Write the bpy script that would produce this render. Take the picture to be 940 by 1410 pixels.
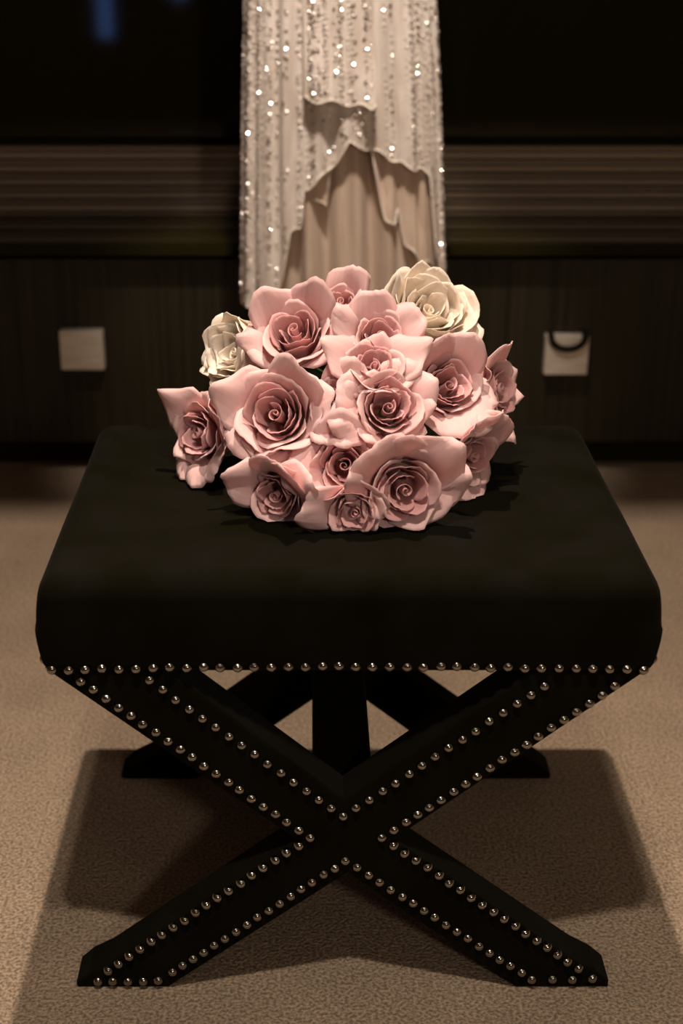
import bpy, bmesh, math, random
from mathutils import Vector, Matrix
for o in list(bpy.data.objects): bpy.data.objects.remove(o)
S = bpy.context.scene
COL = S.collection
R = math.radians
# ------------------------------------------------------------------ camera
cd = bpy.data.cameras.new('camera'); cam = bpy.data.objects.new('camera', cd); COL.objects.link(cam)
cam.location = (0, -1.2155, 1.07)
cam.rotation_euler = (R(90 - 22.8), 0, 0)
cd.sensor_fit = 'VERTICAL'; cd.sensor_height = 36; cd.sensor_width = 24
cd.lens = 50.0
cd.shift_x = 45 / 1410
cd.dof.use_dof = True; cd.dof.focus_distance = 1.50; cd.dof.aperture_fstop = 4.0
cd.clip_start = 0.05
S.camera = cam
# ------------------------------------------------------------------ world, exposure
w = bpy.data.worlds.new('world'); S.world = w; w.use_nodes = True
w.node_tree.nodes['Background'].inputs[0].default_value = (0.30, 0.20, 0.08, 1)
w.node_tree.nodes['Background'].inputs[1].default_value = 0.02
S.view_settings.view_transform = 'Standard'; S.view_settings.look = 'None'
S.view_settings.gamma = 1; S.view_settings.use_curve_mapping = False
S.view_settings.exposure = 0.0
# ------------------------------------------------------------------ ceiling downlights
DOWNLIGHTS = [  # x, y, z, watts, colour, cone, blend
    (-0.03, 0.36, 2.63, 235, (1.0, 0.82, 0.68), 110, 0.4),
    (-0.12, -0.80, 2.63, 70, (1.0, 0.87, 0.74), 72, 0.6),
    (0.03, -0.80, 2.63, 70, (1.0, 0.87, 0.74), 72, 0.6),
]
for (x, y, z, wt, c, cone, bl) in DOWNLIGHTS:
    ld = bpy.data.lights.new('downlight_lamp', 'SPOT'); ld.energy = wt; ld.color = c
    ld.spot_size = R(cone); ld.spot_blend = bl; ld.shadow_soft_size = 0.02 if y > 0 else 0.035
    lo = bpy.data.objects.new('downlight_lamp', ld); COL.objects.link(lo); lo.location = (x, y, z)

# added unseen fill spot at the soffit, brightening the hanging dress
SPOT = (.06, .64, 2.022)
ld = bpy.data.lights.new('dress_fill_lamp', 'SPOT'); ld.energy = 122; ld.color = (1, .86, .74); ld.spot_size = R(32); ld.spot_blend = .6; ld.shadow_soft_size = .055
lo = bpy.data.objects.new('dress_fill_lamp', ld); COL.objects.link(lo); lo.location = SPOT
lo.rotation_euler = (Vector((.06, 1.31, .66)) - Vector(SPOT)).to_track_quat('-Z', 'Y').to_euler()
FILL_STRENGTH = 115   # brightness of the added fill globe
# ================================================================== helpers
def mat(name, base, rough=0.6, metal=0.0, spec=0.5, coat=0.0, sheen=0.0):
    m = bpy.data.materials.new(name); m.use_nodes = True
    b = m.node_tree.nodes['Principled BSDF']
    b.inputs['Base Color'].default_value = (*base, 1); b.inputs['Roughness'].default_value = rough
    b.inputs['Metallic'].default_value = metal; b.inputs['Specular IOR Level'].default_value = spec
    b.inputs['Coat Weight'].default_value = coat
    b.inputs['Sheen Weight'].default_value = sheen
    return m
def nd(m, t): return m.node_tree.nodes.new(t)
def lk(m, a, b): m.node_tree.links.new(a, b)
def bsdf(m): return m.node_tree.nodes['Principled BSDF']
def noise_col(m, c1, c2, scale, vec='Object', stretch=(1, 1, 1), detail=4, lo=0.35, hi=0.65):
    tc = nd(m, 'ShaderNodeTexCoord'); mp = nd(m, 'ShaderNodeMapping'); mp.inputs['Scale'].default_value = stretch
    n = nd(m, 'ShaderNodeTexNoise'); n.inputs['Scale'].default_value = scale; n.inputs['Detail'].default_value = detail
    r = nd(m, 'ShaderNodeValToRGB'); r.color_ramp.elements[0].position = lo; r.color_ramp.elements[1].position = hi
    r.color_ramp.elements[0].color = (*c1, 1); r.color_ramp.elements[1].color = (*c2, 1)
    lk(m, tc.outputs[vec], mp.inputs[0]); lk(m, mp.outputs[0], n.inputs['Vector']); lk(m, n.outputs['Fac'], r.inputs[0])
    lk(m, r.outputs[0], bsdf(m).inputs['Base Color'])
    return n, r, mp
def bump(m, height, strength, dist):
    b = nd(m, 'ShaderNodeBump'); b.inputs['Strength'].default_value = strength; b.inputs['Distance'].default_value = dist
    lk(m, height, b.inputs['Height']); lk(m, b.outputs[0], bsdf(m).inputs['Normal']); return b
def tag(o, label=None, cat=None, group=None, kind=None):
    if label: o['label'] = label
    if cat: o['category'] = cat
    if group: o['group'] = group
    if kind: o['kind'] = kind
    return o
def empty(name, loc=(0, 0, 0), M=None):
    o = bpy.data.objects.new(name, None); COL.objects.link(o); o.empty_display_size = 0.02
    if M is not None: o.matrix_world = M
    else: o.location = loc
    return o
def obj(name, me, m=None, parent=None, smooth=False):
    if isinstance(me, bmesh.types.BMesh):
        bm = me; me = bpy.data.meshes.new(name); bm.to_mesh(me); bm.free()
    if m and not me.materials: me.materials.append(m)
    if smooth:
        for p in me.polygons: p.use_smooth = True
    o = bpy.data.objects.new(name, me); COL.objects.link(o)
    if parent: o.parent = parent
    return o
def pyd(name, v, f, m=None, parent=None, smooth=True):
    me = bpy.data.meshes.new(name); me.from_pydata(v, [], f); me.update()
    return obj(name, me, m, parent, smooth)
def box(bm, x0, x1, y0, y1, z0, z1, bev=0.0, seg=2):
    r = bmesh.ops.create_cube(bm, size=1); vs = r['verts']
    for v in vs:
        v.co = Vector((x0 + (v.co.x + .5) * (x1 - x0), y0 + (v.co.y + .5) * (y1 - y0), z0 + (v.co.z + .5) * (z1 - z0)))
    if bev:
        es = list({e for v in vs for e in v.link_edges})
        bmesh.ops.bevel(bm, geom=es, offset=bev, segments=seg, affect='EDGES', profile=0.5)
def boxo(name, dims, m, parent=None, bev=0.0, seg=2):
    bm = bmesh.new(); box(bm, *dims, bev=bev, seg=seg); return obj(name, bm, m, parent)
def tube(bm, pts, rad, n=8):
    pts = [Vector(p) for p in pts]; rings = []
    for i, p in enumerate(pts):
        t = (pts[min(i + 1, len(pts) - 1)] - pts[max(i - 1, 0)]).normalized()
        a = t.orthogonal().normalized() if i == 0 else (rings_a - t * rings_a.dot(t)).normalized()
        rings_a = a; b = t.cross(a); r = rad[i] if isinstance(rad, (list, tuple)) else rad
        rings.append([bm.verts.new(p + (a * math.cos(k * 2 * math.pi / n) + b * math.sin(k * 2 * math.pi / n)) * r) for k in range(n)])
    for q in range(len(rings) - 1):
        for k in range(n):
            bm.faces.new((rings[q][k], rings[q][(k + 1) % n], rings[q + 1][(k + 1) % n], rings[q + 1][k]))
    bm.faces.new(rings[0][::-1]); bm.faces.new(rings[-1])
def lerp(a, b, t): return a + (b - a) * t
def sst(a, b, x):
    t = max(0, min(1, (x - a) / (b - a))); return t * t * (3 - 2 * t)
def interp(tab, x):
    if x <= tab[0][0]: return tab[0][1]
    for (a, va), (b, vb) in zip(tab, tab[1:]):
        if x <= b: return lerp(va, vb, (x - a) / (b - a) if b > a else 1)
    return tab[-1][1]

# ================================================================== materials
m_carpet = mat('carpet', (0.3, 0.22, 0.15), 0.95, spec=0.1)
n, r, mp = noise_col(m_carpet, (0.17, 0.125, 0.085), (0.40, 0.305, 0.215), 260, detail=3, lo=0.36, hi=0.64)
n2 = nd(m_carpet, 'ShaderNodeTexNoise'); n2.inputs['Scale'].default_value = 9; n2.inputs['Detail'].default_value = 5
tcx = nd(m_carpet, 'ShaderNodeTexCoord'); lk(m_carpet, tcx.outputs['Object'], n2.inputs['Vector'])
mx = nd(m_carpet, 'ShaderNodeMix'); mx.data_type = 'RGBA'; mx.blend_type = 'MULTIPLY'; mx.inputs[0].default_value = 1
r2 = nd(m_carpet, 'ShaderNodeValToRGB'); r2.color_ramp.elements[0].position = .3; r2.color_ramp.elements[1].position = .7
r2.color_ramp.elements[0].color = (.82, .82, .82, 1); r2.color_ramp.elements[1].color = (1, 1, 1, 1)
lk(m_carpet, n2.outputs['Fac'], r2.inputs[0]); lk(m_carpet, r.outputs[0], mx.inputs[6]); lk(m_carpet, r2.outputs[0], mx.inputs[7])
lk(m_carpet, mx.outputs[2], bsdf(m_carpet).inputs['Base Color'])
bump(m_carpet, n.outputs['Fac'], 0.9, 0.004)

m_velvet = mat('black_velvet', (0.0075, 0.0062, 0.0022), 0.9, spec=0.03, sheen=0.015)
bsdf(m_velvet).inputs['Sheen Roughness'].default_value = 0.4
bsdf(m_velvet).inputs['Sheen Tint'].default_value = (1, .95, .85, 1)
n, r, mp = noise_col(m_velvet, (0.0034, 0.0028, 0.0003), (0.0062, 0.0054, 0.0038), 14, detail=8, lo=.3, hi=.75)
nb = nd(m_velvet, 'ShaderNodeTexNoise'); nb.inputs['Scale'].default_value = 700; bump(m_velvet, nb.outputs['Fac'], 0.4, 0.001)
m_nail = mat('pewter_nail', (0.31, 0.29, 0.26), 0.09, 1.0)
m_wood = mat('dark_veneer', (0.02, 0.016, 0.008), 0.5, spec=0.25)
n, r, mp = noise_col(m_wood, (0.008, 0.006, 0.002), (0.024, 0.019, 0.009), 30, stretch=(3, 3, .06), detail=5, lo=.3, hi=.7)
m_gloss = mat('black_lacquer', (0.016, 0.013, 0.001), 0.06, spec=0.5)
m_glass = mat('screen_glass', (0.016, 0.013, 0.001), 0.05, spec=0.45)
m_matte = mat('matte_black', (0.012, 0.010, 0.001), 0.8, spec=0.1)
m_rib = mat('bronze_slat', (0.33, 0.245, 0.165), 0.45, 0.2)
m_rib2 = mat('bronze_slat_dark', (0.22, 0.16, 0.105), 0.45, 0.2)
m_plate = mat('brushed_steel', (0.42, 0.36, 0.29), 0.55, 0.3)
n, r, mp = noise_col(m_plate, (0.50, 0.44, 0.36), (0.60, 0.54, 0.46), 20, stretch=(1, 1, 9))
m_reflection = mat('dark_reflection', (0.014, 0.011, 0.006), 0.9, spec=.05)  # dark tone of the reflection modelled on the pull
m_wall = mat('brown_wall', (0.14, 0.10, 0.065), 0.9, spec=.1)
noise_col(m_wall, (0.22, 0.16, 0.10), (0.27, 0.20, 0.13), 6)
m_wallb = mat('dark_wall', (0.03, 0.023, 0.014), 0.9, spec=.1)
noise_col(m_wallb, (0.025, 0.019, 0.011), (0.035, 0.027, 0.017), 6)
m_ceil = mat('ceiling_paint', (0.42, 0.36, 0.29), 0.95, spec=.1)
noise_col(m_ceil, (0.40, 0.34, 0.27), (0.44, 0.38, 0.31), 5)
m_trim = mat('white_trim', (0.6, 0.56, 0.5), 0.5)
m_dusk = bpy.data.materials.new('dusk_pane'); m_dusk.use_nodes = True
e = nd(m_dusk, 'ShaderNodeEmission'); e.inputs[0].default_value = (0.18, 0.38, 1.0, 1); e.inputs[1].default_value = 2.2
lk(m_dusk, e.outputs[0], m_dusk.node_tree.nodes['Material Output'].inputs[0])
m_lampface = bpy.data.materials.new('lamp_face'); m_lampface.use_nodes = True
e = nd(m_lampface, 'ShaderNodeEmission'); e.inputs[0].default_value = (1, .82, .65, 1); e.inputs[1].default_value = 6
lk(m_lampface, e.outputs[0], m_lampface.node_tree.nodes['Material Output'].inputs[0])

def petal_mat(name, tip, mid, base, trans, rough=0.55):
    m = bpy.data.materials.new(name); m.use_nodes = True; nt = m.node_tree; b = bsdf(m)
    uv = nd(m, 'ShaderNodeUVMap'); sx = nd(m, 'ShaderNodeSeparateXYZ'); lk(m, uv.outputs[0], sx.inputs[0])
    rp = nd(m, 'ShaderNodeValToRGB'); cr = rp.color_ramp
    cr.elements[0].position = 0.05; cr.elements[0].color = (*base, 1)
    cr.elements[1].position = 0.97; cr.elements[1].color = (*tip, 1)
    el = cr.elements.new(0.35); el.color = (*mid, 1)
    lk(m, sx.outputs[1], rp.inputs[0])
    # fine veins running along the petal
    mp = nd(m, 'ShaderNodeMapping'); mp.inputs['Scale'].default_value = (26, 2.0, 1); lk(m, uv.outputs[0], mp.inputs[0])
    nz = nd(m, 'ShaderNodeTexNoise'); nz.inputs['Scale'].default_value = 1.0; nz.inputs['Detail'].default_value = 3; lk(m, mp.outputs[0], nz.inputs['Vector'])
    oi = nd(m, 'ShaderNodeObjectInfo')
    ad = nd(m, 'ShaderNodeMath'); ad.operation = 'MULTIPLY_ADD'; lk(m, nz.outputs['Fac'], ad.inputs[0]); ad.inputs[1].default_value = .16; ad.inputs[2].default_value = .86
    a2 = nd(m, 'ShaderNodeMath'); a2.operation = 'MULTIPLY_ADD'; lk(m, oi.outputs['Random'], a2.inputs[0]); a2.inputs[1].default_value = .10; lk(m, ad.outputs[0], a2.inputs[2])
    hv = nd(m, 'ShaderNodeHueSaturation'); lk(m, rp.outputs[0], hv.inputs['Color']); lk(m, a2.outputs[0], hv.inputs['Value'])
    lk(m, hv.outputs[0], b.inputs['Base Color'])
    b.inputs['Roughness'].default_value = rough; b.inputs['Specular IOR Level'].default_value = .25
    b.inputs['Sheen Weight'].default_value = .15
    tr = nd(m, 'ShaderNodeBsdfTranslucent'); lk(m, hv.outputs[0], tr.inputs[0])
    ms = nd(m, 'ShaderNodeMixShader'); ms.inputs[0].default_value = trans
    lk(m, b.outputs[0], ms.inputs[1]); lk(m, tr.outputs[0], ms.inputs[2])
    lk(m, ms.outputs[0], nt.nodes['Material Output'].inputs[0])
    bp = nd(m, 'ShaderNodeBump'); bp.inputs['Strength'].default_value = .25; bp.inputs['Distance'].default_value = .001
    lk(m, nz.outputs['Fac'], bp.inputs['Height']); lk(m, bp.outputs[0], b.inputs['Normal'])
    return m
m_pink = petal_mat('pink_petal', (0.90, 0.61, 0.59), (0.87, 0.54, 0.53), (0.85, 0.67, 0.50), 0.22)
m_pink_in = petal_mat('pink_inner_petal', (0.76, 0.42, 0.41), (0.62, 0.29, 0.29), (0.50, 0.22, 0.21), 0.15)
m_white = petal_mat('cream_petal', (0.97, 0.87, 0.75), (0.95, 0.82, 0.66), (0.90, 0.76, 0.55), 0.22)
m_stem = mat('rose_stem', (0.05, 0.11, 0.03), 0.6)
noise_col(m_stem, (0.04, 0.09, 0.025), (0.07, 0.14, 0.04), 40)

def cloth_mat(name, c1, c2, trans, stretch=(1, 1, .15), sheen=.2):
    m = mat(name, c1, .7, spec=.2, sheen=sheen); b = bsdf(m)
    n, r, mp = noise_col(m, c1, c2, 60, stretch=stretch, detail=4)
    tr = nd(m, 'ShaderNodeBsdfTranslucent'); lk(m, r.outputs[0], tr.inputs[0])
    ms = nd(m, 'ShaderNodeMixShader'); ms.inputs[0].default_value = trans
    lk(m, b.outputs[0], ms.inputs[1]); lk(m, tr.outputs[0], ms.inputs[2]); lk(m, ms.outputs[0], m.node_tree.nodes['Material Output'].inputs[0])
    return m
m_lace = cloth_mat('beaded_tulle', (0.64, 0.54, 0.46), (0.84, 0.76, 0.68), 0.2)
m_satin = cloth_mat('champagne_lining', (0.62, 0.47, 0.36), (0.73, 0.58, 0.46), 0.25)
m_hem = mat('hem_band', (0.80, 0.72, 0.62), .5, sheen=.2)
m_sequin = mat('silver_sequin', (0.95, 0.90, 0.84), .20, 1.0)
m_bead = mat('clear_bead', (0.85, 0.76, 0.68), .12, 0.3)
m_dbead = mat('smoke_bead', (0.20, 0.16, 0.12), .25, 0.6)

# ================================================================== room
def struct(o): o['kind'] = 'structure'; return o
X0, X1, YR, YW, ZC = -2.5, 2.6, -3.2, 1.90, 2.66
struct(boxo('floor', (X0, X1, YR, YW, -0.06, 0), m_carpet))
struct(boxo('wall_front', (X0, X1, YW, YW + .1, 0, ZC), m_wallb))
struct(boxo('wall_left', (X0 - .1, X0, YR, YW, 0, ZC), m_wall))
struct(boxo('wall_right', (X1, X1 + .1, YR, YW, 0, ZC), m_wall))
struct(boxo('ceiling', (X0, X1, YR, YW, ZC, ZC + .1), m_ceil))
struct(boxo('shading_soffit', (X0, X1, 0.574, YW, 2.05, ZC), m_ceil))          # unseen soffit, placed and sized to shade the floor by the media wall
# rear wall with two tall dusk windows
WINS = [(-1.17, -1.03, .42, 2.2), (-.76, -.63, .62, 2.2)]
wr = empty('wall_rear'); struct(wr)
xs = [X0]
for (a, b, z0, z1) in WINS: xs += [a, b]
xs.append(X1)
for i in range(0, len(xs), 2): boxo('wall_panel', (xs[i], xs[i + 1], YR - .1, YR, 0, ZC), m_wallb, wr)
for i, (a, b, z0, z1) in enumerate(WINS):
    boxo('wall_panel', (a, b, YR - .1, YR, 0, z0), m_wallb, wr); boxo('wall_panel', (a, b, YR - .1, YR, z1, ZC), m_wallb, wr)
    wn = empty('window_%d' % (i + 1), (0, 0, 0)); struct(wn)
    boxo('pane', (a + .02, b - .02, YR - .06, YR - .05, z0 + .02, z1 - .02), m_dusk, wn)
    bm = bmesh.new()
    box(bm, a, a + .03, YR - .08, YR - .02, z0, z1); box(bm, b - .03, b, YR - .08, YR - .02, z0, z1)
    box(bm, a, b, YR - .08, YR - .02, z0, z0 + .03); box(bm, a, b, YR - .08, YR - .02, z1 - .03, z1)
    obj('window_frame', bm, m_trim, wn)
# downlight fittings
for i, (x, y, z, *_) in enumerate(DOWNLIGHTS):
    f = empty('downlight', (x, y, ZC)); tag(f, ['round recessed ceiling downlight above the stool', 'round recessed ceiling downlight, one of a pair in front of the stool', 'round recessed ceiling downlight, one of a pair in front of the stool'][i], 'downlight', 'ceiling downlights')
    bm = bmesh.new(); n = 24
    prof = [(.040, 0), (.055, -.004), (.060, 0)]
    rings = [[bm.verts.new((r_ * math.cos(k * 2 * math.pi / n), r_ * math.sin(k * 2 * math.pi / n), z_)) for k in range(n)] for r_, z_ in prof]
    for q in range(2):
        for k in range(n): bm.faces.new((rings[q][k], rings[q][(k + 1) % n], rings[q + 1][(k + 1) % n], rings[q + 1][k]))
    obj('trim_ring', bm, m_trim, f)
    bm = bmesh.new(); bmesh.ops.create_circle(bm, cap_ends=True, radius=.04, segments=24)
    d = obj('lamp_face', bm, m_lampface, f); d.location = (0, 0, -.001)

f = empty('dress_fill_spot', (SPOT[0], SPOT[1], 2.05)); tag(f, 'added unseen fill spotlight under the soffit brightening the dress', 'spotlight')
bm = bmesh.new(); tube(bm, [(0, -.012, -.004), (0, -.004, -.016)], .028, 20); obj('housing', bm, m_trim, f, True)
bm = bmesh.new(); tube(bm, [(0, -.012, 0), (0, -.012, -.004)], .034, 20); obj('mount', bm, m_trim, f, True)
# added glowing globe on a pole, unseen behind the camera, frontal fill for the dress
lp = empty('fill_lamp', (.75, -2.35, 0)); tag(lp, 'added unseen fill light, a glowing globe on a slim pole behind the camera', 'lamp')
m_fill_globe = bpy.data.materials.new('fill_globe'); m_fill_globe.use_nodes = True
e = nd(m_fill_globe, 'ShaderNodeEmission'); e.inputs[0].default_value = (1, .83, .68, 1); e.inputs[1].default_value = FILL_STRENGTH
lk(m_fill_globe, e.outputs[0], m_fill_globe.node_tree.nodes['Material Output'].inputs[0])
bm = bmesh.new(); bmesh.ops.create_uvsphere(bm, u_segments=24, v_segments=14, radius=.11); g_ = obj('globe', bm, m_fill_globe, lp, True); g_.location = (0, 0, 1.66)
bm = bmesh.new(); tube(bm, [(0, 0, .02), (0, 0, 1.56)], .012, 10); obj('pole', bm, m_nail, lp, True)
bm = bmesh.new(); tube(bm, [(0, 0, 0), (0, 0, .012), (0, 0, .022)], [.15, .15, .03], 28); obj('base', bm, m_nail, lp)

# ================================================================== media wall
UX = [(-.945, .0295, 'dark veneered cabinet unit with a plain square steel pull'), (.0325, 1.0, 'dark veneered cabinet unit with a dark reflection modelled over its square steel pull')]
PL = [(-.4513, .270), (.5132, .260)]
for i, (a, b, lab) in enumerate(UX):
    u = empty('cabinet_unit', ((a + b) / 2, 1.56, 0)); tag(u, lab, 'cabinet', 'low cabinets under the screen')
    cx = (a + b) / 2
    boxo('body', (a - cx, b - cx, 0.0, .33, .066, .462), m_wood, u)
    boxo('plinth', (a - cx + .002, b - cx - .002, .045, .32, 0, .066), m_matte, u)
    dr = boxo('door', (a - cx + .002, b - cx - .002, -.02, 0, .068, .448), m_wood, u, bev=.0015)
    px, pz = PL[i]; px -= cx
    h = boxo('handle', (px - .043, px + .043, -.046, -.02, pz - .040, pz + .040), m_plate, dr, bev=.002)
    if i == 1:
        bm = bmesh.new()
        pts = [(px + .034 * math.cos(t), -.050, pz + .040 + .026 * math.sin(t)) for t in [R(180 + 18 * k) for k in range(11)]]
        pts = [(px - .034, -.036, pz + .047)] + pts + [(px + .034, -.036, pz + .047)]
        tube(bm, pts, .0065, 8); obj('reflection_arc', bm, m_reflection, dr, True)  # dark curved tube shaped as a crescent reflection on the plate
ct = empty('counter_top', (.03, 1.50, .464)); tag(ct, 'long glossy black counter slab across the low cabinets', 'counter')
boxo('slab', (-.99, .99, .004, .385, 0, .020), m_gloss, ct)
boxo('edge_strip', (-.99, .99, 0, .004, 0, .0195), m_matte, ct)
rp = empty('slatted_panel', (.03, 1.86, .484)); tag(rp, 'bronze brown panel of thin horizontal slats behind the counter', 'panel')
boxo('backing', (-.99, .99, -.005, .022, 0, .15), m_matte, rp)
random.seed(3); z = .001; k = 0
hs = [.0150, .0120, .0145, .0130, .0150, .0125, .0145, .0130, .0150, .0135]
for k, h_ in enumerate(hs):
    g = .0042 if k < 6 else .003
    boxo('slat', (-.985, .985, -.018 - .004 * (k % 2), -.005, z, z + h_ - g), m_rib if k % 2 == 0 else m_rib2, rp, bev=.0012)
    z += h_
tv = empty('television', (.03, 1.86, .64)); tag(tv, 'wide black television with glossy dark screen above the slatted panel', 'television')
boxo('case', (-.98, .98, -.015, .035, 0, .98), m_matte, tv, bev=.004)
boxo('screen', (-.968, .968, -.019, -.015, .012, .968), m_glass, tv)
bm = bmesh.new()
box(bm, -.98, .98, -.021, -.015, 0, .012); box(bm, -.98, .98, -.021, -.015, .968, .98); box(bm, -.98, -.968, -.021, -.015, .012, .968); box(bm, .968, .98, -.021, -.015, .012, .968)
obj('bezel', bm, m_gloss, tv)

# ================================================================== stool
OX = .0385
st = empty('ottoman_stool', (OX, 0, 0)); tag(st, 'square black velvet stool on crossed legs edged with silver nailheads', 'stool')
HW, DEP, ZB, ZT = .2965, .455, .388, .490
N = 26
bm = bmesh.new(); bmesh.ops.create_cube(bm, size=2)
bmesh.ops.subdivide_edges(bm, edges=bm.edges[:], cuts=N, use_grid_fill=True)
random.seed(5)
for v in bm.verts:
    p = v.co.copy()
    # denser towards the edges
    for q in range(3): p[q] = math.sin(p[q] * math.pi / 2)
    hx, hy, hz = HW, DEP / 2, (ZT - ZB) / 2
    P_ = Vector((p.x * hx, p.y * hy, p.z * hz))
    rr = .019 if P_.z > 0 else .010
    inner = Vector((max(-hx + rr, min(hx - rr, P_.x)), max(-hy + rr, min(hy - rr, P_.y)), max(-hz + rr, min(hz - rr, P_.z))))
    dv = P_ - inner
    if dv.length > 1e-6: P_ = inner + dv.normalized() * rr
    t = (P_.z + hz) / (2 * hz)
    bl = math.sin(math.pi * min(1, t * 1.05)) * .006
    P_.x += math.copysign(bl * sst(.7, 1, abs(P_.x) / hx), P_.x)
    P_.y += math.copysign(bl * .8 * sst(.7, 1, abs(P_.y) / hy), P_.y)
    if P_.z > 0:
        P_.z += .0035 * (1 - (P_.x / hx) ** 2) * (1 - (P_.y / hy) ** 2) * t + .0006 * math.sin(P_.x * 31 + 1) * math.sin(P_.y * 27)
    v.co = P_ + Vector((0, DEP / 2, (ZT + ZB) / 2))
seat = obj('seat', bm, m_velvet, st, True)
XP = [(-0.2573, 0.3915), (-0.1396, 0.3915), (0.0354, 0.2409), (0.2211, 0.3915), (0.3321, 0.3915), (0.0871, 0.1912), (0.2857, 0.035), (0.3086, 0.0214), (0.3238, 0.0076), (0.3232, 0), (0.2241, 0), (0.0401, 0.1495), (-0.1518, 0), (-0.2494, 0), (-0.2511, 0.0046), (-0.2369, 0.0184), (-0.2143, 0.0311), (-0.0115, 0.1903)]
def xframe(y0, y1):
    bm = bmesh.new()
    a = [bm.verts.new((x - OX, y0, z)) for x, z in XP]; b = [bm.verts.new((x - OX, y1, z)) for x, z in XP]
    bm.faces.new(a); bm.faces.new(b[::-1])
    for i in range(len(XP)): bm.faces.new((a[i], b[i], b[(i + 1) % len(XP)], a[(i + 1) % len(XP)]))
    bmesh.ops.recalc_face_normals(bm, faces=bm.faces)
    bmesh.ops.bevel(bm, geom=[e for e in bm.edges if abs(e.verts[0].co.y - e.verts[1].co.y) < 1e-6], offset=.003, segments=3, affect='EDGES', profile=.5, clamp_overlap=True)
    bmesh.ops.triangulate(bm, faces=[f for f in bm.faces if len(f.verts) > 4], ngon_method='EAR_CLIP')
    return bm
xf = obj('crossed_legs', xframe(.003, .049), m_velvet, st)
obj('crossed_legs', xframe(.404, .450), m_velvet, st)
boxo('stretcher', (.004 - OX, .067 - OX, .045, .41, .180, .235), m_velvet, st, bev=.006, seg=3)
# nailheads
bm = bmesh.new(); NR = .0056; n = 14
prof = [(NR * math.cos(t), NR * 1.0 * math.sin(t)) for t in [R(a) for a in (0, 18, 36, 54, 72)]]
rings = [[bm.verts.new((r_ * math.cos(k * 2 * math.pi / n), -h_, r_ * math.sin(k * 2 * math.pi / n))) for k in range(n)] for r_, h_ in prof]
top = bm.verts.new((0, -NR * 1.0, 0))
for q in range(len(rings) - 1):
    for k in range(n): bm.faces.new((rings[q][k], rings[q][(k + 1) % n], rings[q + 1][(k + 1) % n], rings[q + 1][k]))
for k in range(n): bm.faces.new((rings[-1][k], rings[-1][(k + 1) % n], top))
bmesh.ops.recalc_face_normals(bm, faces=bm.faces)
nail_me = bpy.data.meshes.new('nail'); bm.to_mesh(nail_me); bm.free(); nail_me.materials.append(m_nail)
for p in nail_me.polygons: p.use_smooth = True
random.seed(11)
def nail(par, x, y, z, rz=0):
    o = bpy.data.objects.new('nail', nail_me); COL.objects.link(o); o.parent = par
    o.location = (x + random.uniform(-.0006, .0006), y, z + random.uniform(-.0008, .0008))
    o.rotation_euler = (random.uniform(-.12, .12), random.uniform(0, 6.28), rz + random.uniform(-.12, .12))
def nrow(a, b, cnt, first=True, last=True, par=xf, y=.003):
    for i in range(cnt):
        if (i == 0 and not first) or (i == cnt - 1 and not last): continue
        t = i / (cnt - 1); nail(par, lerp(a[0], b[0], t) - OX, y, lerp(a[1], b[1], t))
SR = [(-.2494, .3925), (.0388, .3965), (.3221, .3925)]
for i in range(36):
    x = lerp(-.2494, .3245, i / 35); t = (x - OX) / .287
    nail(seat, x - OX, -.0005, .3975 - .004 * t * t)
nrow((-.2226, .3791), (.0015, .1952), 20); nrow((.0015, .1952), (-.2159, .0239), 19, first=False)
nrow((-.1559, .3799), (.0355, .221), 16); nrow((.0355, .221), (.2307, .3742), 16, first=False)
nrow((.299, .3734), (.0753, .1952), 20); nrow((.0753, .1952), (.289, .0259), 19, first=False)
nrow((-.2276, .0092), (-.1627, .0102), 5); nrow((-.1466, .022), (.0383, .1672), 17)
nrow((.0383, .1672), (.2285, .021), 17, first=False); nrow((.2407, .0122), (.3048, .0131), 4)
for i in range(26):
    y = lerp(.014, .44, i / 25)
    nail(seat, -.2968, y, .3975, R(-90)); nail(seat, .2968, y, .3975, R(90))

# ================================================================== dress
random.seed(21)
DY = 1.36
dress = empty('beaded_dress', (.06, DY, .39)); tag(dress, 'pale champagne dress with sparkling beads and ragged layered hem, hanging', 'dress')
AW = [(.38, .187), (.437, .186), (.693, .176), (.935, .163), (1.10, .148), (1.25, .128), (1.42, .148), (1.52, .150)]
XC = [(.38, .0655), (.69, .060), (.935, .0545), (1.5, .0545)]
def ring_pt(ph, z, off=0.0, bfac=1.0, amp=.004, k=17, seed=0):
    a = interp(AW, z) - off; b = (.075 * bfac) - off
    rp_ = amp * (math.sin(k * ph + seed) + .6 * math.sin(k * 1.7 * ph + 2 * seed + 1.3 + 2 * z)) * min(1, max(.25, (1.3 - z) / .5))
    x = interp(XC, z) + (a + rp_ * .5) * math.sin(ph); y = DY - (b + rp_) * math.cos(ph)
    return Vector((x, y, z))
def sheet(name, hem, ph0, ph1, zt, m, nph=150, nv=44, off=0, bfac=1, amp=.004, k=17, seed=0, flare=0):
    v = []; f = []
    for j in range(nv + 1):
        for i in range(nph + 1):
            ph = lerp(ph0, ph1, i / nph); xg = interp(XC, .6) + interp(AW, .6) * math.sin(ph)
            hz = hem(ph, xg) + .004 * math.sin(ph * 23 + seed)
            t = j / nv; z = lerp(zt, hz, t)
            p = ring_pt(ph, z, off, bfac, amp, k, seed)
            fl = flare * sst(.75, 1, t) * (.6 + .4 * math.sin(ph * 13 + seed)); p.y -= fl
            v.append(tuple(p - Vector((.06, DY, .39))))
    for j in range(nv):
        for i in range(nph):
            a = j * (nph + 1) + i; f.append((a, a + 1, a + nph + 2, a + nph + 1))
    o = pyd(name, v, f, m, dress); 
    return o, v, nph, nv
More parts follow.
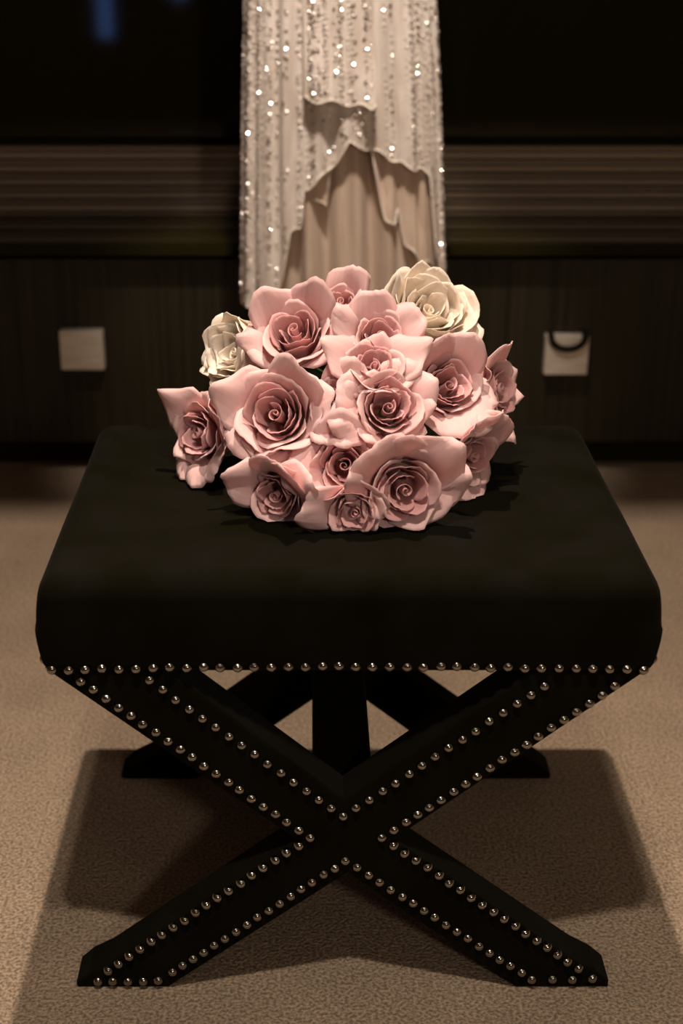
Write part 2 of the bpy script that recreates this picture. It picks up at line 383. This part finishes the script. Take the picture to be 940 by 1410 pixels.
def hemband(o_parent, v, nph, nv, wdt=2):
    bm = bmesh.new(); pts = [Vector(q) for q in v[nv * (nph + 1):]]
    tube(bm, [p + Vector((0, -.001, 0)) for p in pts], .0016, 5)
    obj('hem', bm, m_hem, o_parent, True)
H1 = [(-.125, .402), (-.06, .432), (-.045, .47), (-.037, .518), (-.032, .553), (-.014, .557), (-.010, .60), (-.008, .628), (.012, .640), (.040, .665), (.072, .707), (.092, .702), (.132, .687), (.171, .667), (.215, .652), (.222, .50), (.236, .459), (.25, .45)]
def hem1(ph, x):
    if math.cos(ph) < -.15: return .40
    return interp(H1, x)
o1 = sheet('skirt', hem1, -math.pi, math.pi, 1.30, m_lace, nph=300, nv=56, amp=.0050, k=19, flare=.010)
fr = [q for q in range(301) if math.cos(lerp(-math.pi, math.pi, q / 300)) > .25]
bm = bmesh.new(); base = 56 * 301
tube(bm, [Vector(o1[1][base + q]) + Vector((0, -.001, 0)) for q in fr], .0017, 5); obj('hem', bm, m_hem, o1[0], True)
H2 = [(-.12, .55), (-.03, .60), (-.015, .612), (.03, .600), (.034, .66), (.07, .72), (.115, .69), (.130, .62), (.140, .572), (.155, .56), (.165, .595), (.175, .53), (.20, .50), (.24, .48)]
o2 = sheet('middle_ruffle', lambda ph, x: interp(H2, x), -1.25, 1.25, .86, m_satin, nph=140, nv=30, off=.012, amp=.005, k=23, seed=2, flare=.010); hemband(o2[0], *o2[1:])
H3 = [(-.03, .79), (.004, .782), (.055, .777), (.107, .768), (.13, .80)]
o3 = sheet('front_panel', lambda ph, x: interp(H3, x), -.36, .30, 1.28, m_lace, nph=50, nv=30, off=-.016, amp=.003, k=21, seed=4, flare=.020); hemband(o3[0], *o3[1:])
ou = sheet('underskirt', lambda ph, x: .36, -math.pi, math.pi, 1.2, m_satin, nph=200, nv=12, off=.022, bfac=1.0, amp=.014, k=13, seed=.6)
# bodice, straps and hanger (above the picture)
obod = sheet('bodice', lambda ph, x: 1.27, -math.pi, math.pi, 1.50, m_lace, nph=80, nv=10, off=0, amp=.001)
for s in (-1, 1):
    bm = bmesh.new(); c = Vector((.06, DY, .39))
    tube(bm, [Vector((.0545 + s * .11, DY - .05, 1.49)) - c, Vector((.0545 + s * .12, DY - .03, 1.58)) - c, Vector((.0545 + s * .12, DY, 1.625)) - c, Vector((.0545 + s * .12, DY + .03, 1.58)) - c, Vector((.0545 + s * .11, DY + .05, 1.49)) - c], .006, 6)
    obj('strap', bm, m_hem, dress, True)
hg = empty('clothes_hanger', (.0545, DY, 1.60)); tag(hg, 'slim dark hanger carrying the beaded dress from the soffit', 'hanger')
bm = bmesh.new(); tube(bm, [(-.20, 0, 0), (-.12, 0, .018), (0, 0, .06), (.12, 0, .018), (.20, 0, 0)], .008, 8); obj('arm', bm, m_matte, hg, True)
bm = bmesh.new(); tube(bm, [(0, 0, .06), (0, 0, .20), (0, 0, .36), (.0, 0, .45)], .002, 6); obj('hook', bm, m_nail, hg, True)
# beads: vertical strings with loose sequins between them
def beads(name, src, cnt_strings, m, parent, size, prob, zlo=.0, jitter=.0, seed=1):
    o, v, nph, nv = src; rnd = random.Random(seed); V = []; F = []
    cols = sorted(rnd.sample(range(2, nph - 2), cnt_strings))
    for c in cols:
        for j in range(nv):
            a = Vector(v[j * (nph + 1) + c]); b = Vector(v[(j + 1) * (nph + 1) + c]); L = (b - a).length; q = max(1, int(L / .0075))
            for t in range(q):
                if rnd.random() > prob: continue
                p = a.lerp(b, (t + rnd.random() * .4) / q)
                if p.z > .62 or p.y > .02: continue
                p += Vector((rnd.uniform(-jitter, jitter), -.0018, 0))
                nrm = Vector((p.x * 3 + rnd.gauss(0, .35), -1, rnd.gauss(.45, .45))).normalized()
                ta = nrm.orthogonal().normalized(); tb = nrm.cross(ta); s = size * rnd.uniform(.7, 1.25); i0 = len(V)
                for k in range(6): V.append(tuple(p + (ta * math.cos(k * math.pi / 3) + tb * math.sin(k * math.pi / 3)) * s))
                V.append(tuple(p + nrm * s * .45)); V.append(tuple(p - nrm * s * .3))
                for k in range(6):
                    F.append((i0 + k, i0 + (k + 1) % 6, i0 + 6)); F.append((i0 + (k + 1) % 6, i0 + k, i0 + 7))
    b = pyd(name, V, F, m, parent, False); b['kind'] = 'stuff'; return b
beads('sequins', o1, 60, m_sequin, o1[0], .0027, .45, jitter=.002, seed=4)
beads('beads', o1, 70, m_bead, o1[0], .0017, .8, jitter=.001, seed=5)
beads('dark_beads', o1, 14, m_dbead, o1[0], .0024, .25, jitter=.001, seed=6)
beads('sequins', o3, 14, m_sequin, o3[0], .0027, .45, jitter=.002, seed=7)
beads('beads', o3, 16, m_bead, o3[0], .0017, .8, jitter=.001, seed=8)

# ================================================================== roses
ZTOP = .4945
def petal(name, parent, Mw, m, phi, Rc, flare, Hh, droop, W, cv=1.0, roll=.004, spiral=0.0, tipn=.2, wav=.0015, fo=.2, seed=0, nu=10, nv=12, tw=0.0):
    rnd = random.Random(seed); f1 = rnd.uniform(0, 6.28); f2 = rnd.uniform(0, 6.28); kx = rnd.uniform(.9, 1.7); asym = rnd.uniform(-.25, .25)
    V = []; F = []; UV = []
    Mi = Mw.inverted()
    for j in range(nv + 1):
        for i in range(nu + 1):
            u = -1 + 2 * i / nu; vv = j / nv
            v = vv * (1 - fo * abs(u) ** 2.6 + .03 * math.sin(kx * u * 2 + f1) * vv)
            tq = min(v / .42, 1)
            r_ = .003 + Rc * math.sqrt(max(0, 1 - (1 - tq) ** 2)) + flare * max(0, (v - .38) / .62) ** 2.1
            z_ = Hh * v ** 1.25 - droop * max(0, (v - .60) / .40) ** 2.2
            wd = W * (.22 + .78 * sst(0, .55, v)) * (1 - 1.25 * fo * sst(.66, 1.05, v))
            rc = max(r_ * lerp(1, cv, sst(.3, .9, v)), .004)
            s = u * wd; ang = max(-2.6, min(2.6, s / rc))
            x = r_ - rc + rc * math.cos(ang); y = rc * math.sin(ang)
            edge = abs(u) ** 3.0 * sst(.25, .9, v)
            x += roll * edge * (1 + asym * u) + spiral * u
            z_ -= roll * .5 * edge * sst(.5, 1, v)
            e2 = sst(.55, 1, v) 
            x += wav * e2 * math.sin(u * kx * 2.3 + f2); z_ += wav * .9 * e2 * math.sin(u * kx * 3.1 + f1)
            # small nip at the tip
            z_ += tipn * .0035 * math.exp(-(u / .22) ** 2) * sst(.75, 1, vv)
            x += .0005 * e2 * math.sin(u * 15 + f1) + .0004 * e2 * math.sin(u * 26 + f2); z_ += .0006 * e2 * math.sin(u * 19 + f2)
            ca, sa = math.cos(phi), math.sin(phi)
            p = Mw @ Vector((x * ca - y * sa, x * sa + y * ca, z_))
            if p.z < ZTOP + .0007: p.z = ZTOP + .0007 + .0015 * (rnd.random() * .3)
            p = Mi @ p
            V.append(tuple(p)); UV.append(((u + 1) / 2, vv))
    for j in range(nv):
        for i in range(nu):
            a = j * (nu + 1) + i; F.append((a, a + 1, a + nu + 2, a + nu + 1))
    me = bpy.data.meshes.new(name); me.from_pydata(V, [], F); me.update()
    ul = me.uv_layers.new(name='UVMap')
    for lp in me.loops: ul.data[lp.index].uv = UV[lp.vertex_index]
    o = obj(name, me, m, parent, True)
    sd = o.modifiers.new('thickness', 'SOLIDIFY'); sd.thickness = .0006; sd.offset = 0
    return o
def core(parent, Mw, m, s, turns=1.7, h=.040, seed=0):
    """tightly rolled heart of the rose: one spiral petal"""
    rnd = random.Random(seed); V = []; F = []; UV = []; n = 46; nv = 7; ph0 = rnd.uniform(0, 6.28)
    for j in range(nv + 1):
        for i in range(n + 1):
            t = i / n; a = ph0 + t * turns * 6.283; v = j / nv
            r_ = (.0010 + .0066 * t + .0007 * math.sin(a * 1.5 + seed)) * s * (0.75 + .25 * v + .22 * sst(.75, 1, v) * t)
            z_ = s * (h * (.35 + .65 * v) - .004 * t * (1 - v) + v * (.0015 * math.sin(a * .7 + seed) - .002 * t))
            V.append((r_ * math.cos(a), r_ * math.sin(a), z_)); UV.append((t, .55 + .45 * v))
    for j in range(nv):
        for i in range(n):
            a = j * (n + 1) + i; F.append((a, a + 1, a + n + 2, a + n + 1))
    me = bpy.data.meshes.new('petal'); me.from_pydata(V, [], F); me.update(); ul = me.uv_layers.new(name='UVMap')
    for lp in me.loops: ul.data[lp.index].uv = UV[lp.vertex_index]
    o = obj('petal', me, m, parent, True); sd = o.modifiers.new('thickness', 'SOLIDIFY'); sd.thickness = .0005; sd.offset = 0
BIND = Vector((.05, .385, .535))
def rose(P, facing, label, seed, s=1.0, kind='pink', openness=1.0, guards=(), n_out=6, name='rose'):
    rnd = random.Random(seed)
    z = Vector(facing).normalized(); view = Vector((-.03, -.92, .38))
    up = Vector((0, .38, .92)); x = up.cross(z)
    if x.length < .2: x = Vector((1, 0, 0))
    x.normalize(); y = z.cross(x)
    base = Vector(P) - z * .043 * s
    Mw = Matrix(((x.x, y.x, z.x, base.x), (x.y, y.y, z.y, base.y), (x.z, y.z, z.z, base.z), (0, 0, 0, 1)))
    e = empty(name, M=Mw); tag(e, label, 'rose', 'roses in the bouquet')
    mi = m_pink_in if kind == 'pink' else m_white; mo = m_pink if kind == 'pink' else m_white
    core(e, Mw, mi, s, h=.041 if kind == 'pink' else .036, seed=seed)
    g = 2.399; a = rnd.uniform(0, 6.28); c = 0
    def pt(m, Rc, fl, Hh, dr, W, **k):
        nonlocal a, c
        c += 1; a += g + rnd.uniform(-.25, .25)
        petal('petal', e, Mw, m, a, Rc * s, fl * s, Hh * s, dr * s, W * s, seed=seed * 100 + c, **k)
    if kind == 'pink':
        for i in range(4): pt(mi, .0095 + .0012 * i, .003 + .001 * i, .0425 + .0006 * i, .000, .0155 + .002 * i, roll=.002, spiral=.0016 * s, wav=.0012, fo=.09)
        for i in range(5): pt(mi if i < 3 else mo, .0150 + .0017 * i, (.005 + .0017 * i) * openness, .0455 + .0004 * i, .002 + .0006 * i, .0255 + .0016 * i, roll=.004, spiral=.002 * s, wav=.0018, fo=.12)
        for i in range(n_out): pt(mo, .0235 + .0012 * i, (.012 + .0022 * i) * openness, .0470 - .0008 * i, (.006 + .0016 * i) * openness, .0315 + .0008 * i, roll=.007, spiral=.0015 * s, wav=.0022, cv=1.2, tipn=.9)
    else:
        for i in range(9): pt(mi, .008 + .0017 * i, .002 + .001 * i, .038 + .0009 * i, .000, .017 + .0014 * i, roll=-.002, spiral=.004 * s, wav=.0040, fo=.06)
        for i in range(6): pt(mo, .0240 + .0013 * i, (.003 + .0012 * i) * openness, .049 + .0005 * i, .001 + .0006 * i, .034 + .001 * i, roll=.003, spiral=.002 * s, wav=.0035, fo=.10)
        for i in range(4): pt(mo, .031 + .001 * i, (.008 + .002 * i) * openness, .050 - .001 * i, .004, .037, roll=.006, wav=.004, cv=1.2, fo=.14)
    for (ang, ln, fl, dr, wd) in guards:
        c += 1
        petal('petal', e, Mw, mo, R(ang), .026 * s, fl, ln, dr, wd, seed=seed * 100 + c, roll=.009, wav=.0028, cv=1.9, tipn=1.2, nu=12, nv=14)
    # calyx and stem
    bm = bmesh.new()
    for k in range(5):
        an = k * 2 * math.pi / 5
        q = [bm.verts.new(Vector((r_ * math.cos(an + d_), r_ * math.sin(an + d_), z_)) * s) for r_, d_, z_ in ((.004, -.5, -.004), (.004, .5, -.004), (.017, .16, .001), (.026, 0, -.004), (.017, -.16, .001))]
        bm.faces.new(q)
    tube(bm, [(0, 0, -.012 * s), (0, 0, -.006 * s), (0, 0, .003 * s)], [.003, .0065 * s, .005 * s], 8)
    obj('calyx', bm, m_stem, e, True)
    off = Vector((rnd.uniform(-1, 1), 0, rnd.uniform(-1, 1)))
    if off.length > 1: off.normalize()
    b1 = BIND + off * .022; b2 = Vector((.05 + off.x * .05, .455, .525 + off.z * .02))
    Mi = Mw.inverted(); p0 = base - z * .008
    p1 = base - z * .03; p1.z = max(p1.z, ZTOP + .006); pm = p1.lerp(b1, .6); pm.z = max(pm.z, ZTOP + .006)
    bm = bmesh.new(); tube(bm, [Mi @ q for q in (p0, p1, pm, b1, b2)], .0028, 6); obj('stem', bm, m_stem, e, True)
    return e
# position of the heart, facing, label, size, kind, openness, guards (angle, length, flare, droop, half width)
ROSES = [
 ((-.017, .238, .670), (-.20, -.62, .76), 'open pink rose with tall upright back petals beside the small cream rose', .98, 'pink', 1.0,
    [(128, .060, .022, .002, .034), (62, .066, .022, .000, .030), (12, .050, .034, .010, .028), (190, .050, .030, .010, .026)], 6),
 ((-.089, .282, .632), (-.70, -.55, .46), 'small cream white rose tucked at the side of the bouquet', .98, 'white', .8, [], 6),
 ((-.036, .160, .602), (-.22, -.85, .48), 'large pink rose with tight spiral heart and folded front petal', 1.12, 'pink', 1.0,
    [(155, .058, .034, .004, .038), (55, .070, .026, .002, .036), (8, .056, .032, .010, .032), (285, .060, .012, .004, .034), (215, .050, .03, .016, .028)], 5),
 ((-.126, .245, .548), (-.72, -.66, .22), 'pink rose facing sideways with pointed drooping lower petals', .95, 'pink', .95,
    [(130, .052, .034, .006, .032), (25, .055, .026, .004, .030), (308, .056, .032, .016, .026), (272, .060, .036, .018, .024), (245, .050, .032, .014, .028)], 5),
 ((-.036, .125, .522), (-.38, -.90, .02), 'half-closed pink rose resting low on the velvet below the large spiral rose', .80, 'pink', .85,
    [(75, .056, .026, .004, .032), (150, .052, .030, .006, .030), (20, .058, .036, .010, .032), (48, .064, .024, .004, .034)], 4),
 ((.035, .291, .686), (-.05, -.55, .83), 'small deep pink rose peeping out at the back of the bouquet', .66, 'pink', .9, [(75, .045, .020, .002, .026)], 4),
 ((.075, .219, .668), (.10, -.66, .74), 'pink rose wedged below the big cream rose', .80, 'pink', .95, [(150, .046, .030, .006, .026), (100, .05, .024, .002, .028), (30, .046, .028, .006, .026)], 5),
 ((.067, .180, .648), (.05, -.62, .78), 'pink rose half covered by the flat round one', .84, 'pink', .95, [(20, .05, .034, .008, .030), (160, .05, .030, .008, .028)], 5),
 ((.081, .148, .613), (.10, -.86, .50), 'flat round pink rose with many concentric rims at the middle of the bouquet', .96, 'pink', 1.05, [(160, .046, .030, .012, .028), (30, .046, .028, .010, .028), (200, .05, .036, .014, .028)], 6),
 ((.149, .200, .620), (.36, -.78, .50), 'cup shaped pink rose below the big cream rose', .92, 'pink', .8,
    [(118, .062, .022, .003, .036), (70, .060, .026, .003, .034), (165, .050, .028, .006, .026), (340, .046, .028, .010, .026), (268, .056, .036, .012, .036), (305, .056, .034, .012, .034)], 5),
 ((.138, .325, .672), (.28, -.62, .72), 'big ruffled cream white rose at the top of the bouquet', 1.12, 'white', 1.0, [(150, .062, .020, .000, .036), (330, .052, .03, .006, .032)], 6),
 ((.214, .270, .592), (.82, -.52, .24), 'pink rose turned away at the outer side of the bouquet', .92, 'pink', .95,
    [(115, .060, .026, .004, .034), (268, .058, .034, .012, .028), (170, .05, .03, .004, .03)], 5),
 ((.098, .106, .536), (.16, -.97, .10), 'large open pink rose with broad swept-back petals low at the front', 1.08, 'pink', .9,
    [(132, .066, .038, .010, .038), (92, .060, .026, .006, .036), (48, .068, .040, .010, .038), (165, .056, .034, .008, .034), (15, .054, .036, .010, .034)], 5),
 ((.179, .195, .540), (.66, -.74, .06), 'pale pink rose low at the corner with two folded petals above it', .84, 'pink', .95,
    [(108, .068, .030, .006, .036), (150, .060, .03, .004, .034), (70, .062, .030, .008, .030), (280, .046, .03, .012, .026)], 5),
 ((.046, .096, .516), (-.06, -.95, -.12), 'shadowed pink rose pressed flat under the front of the bouquet', .78, 'pink', 1.0, [(172, .05, .036, .012, .028)], 4),
 ((.026, .165, .610), (-.05, -.80, .60), 'deep set pink rose hidden between its larger neighbours', .74, 'pink', .9, [(270, .05, .03, .010, .026), (60, .05, .026, .004, .03)], 4),
 ((.036, .128, .556), (-.08, -.93, .30), 'pink rose almost buried below the deep set one', .86, 'pink', .9, [(90, .05, .03, .01, .034), (200, .055, .036, .01, .036), (300, .055, .036, .01, .034), (245, .055, .034, .012, .034)], 4),
]
for i, (P, fc, lab, s, kd, op, gd, no) in enumerate(ROSES):
    rose(P, fc, lab, i + 3, s, kd, op, gd, no)
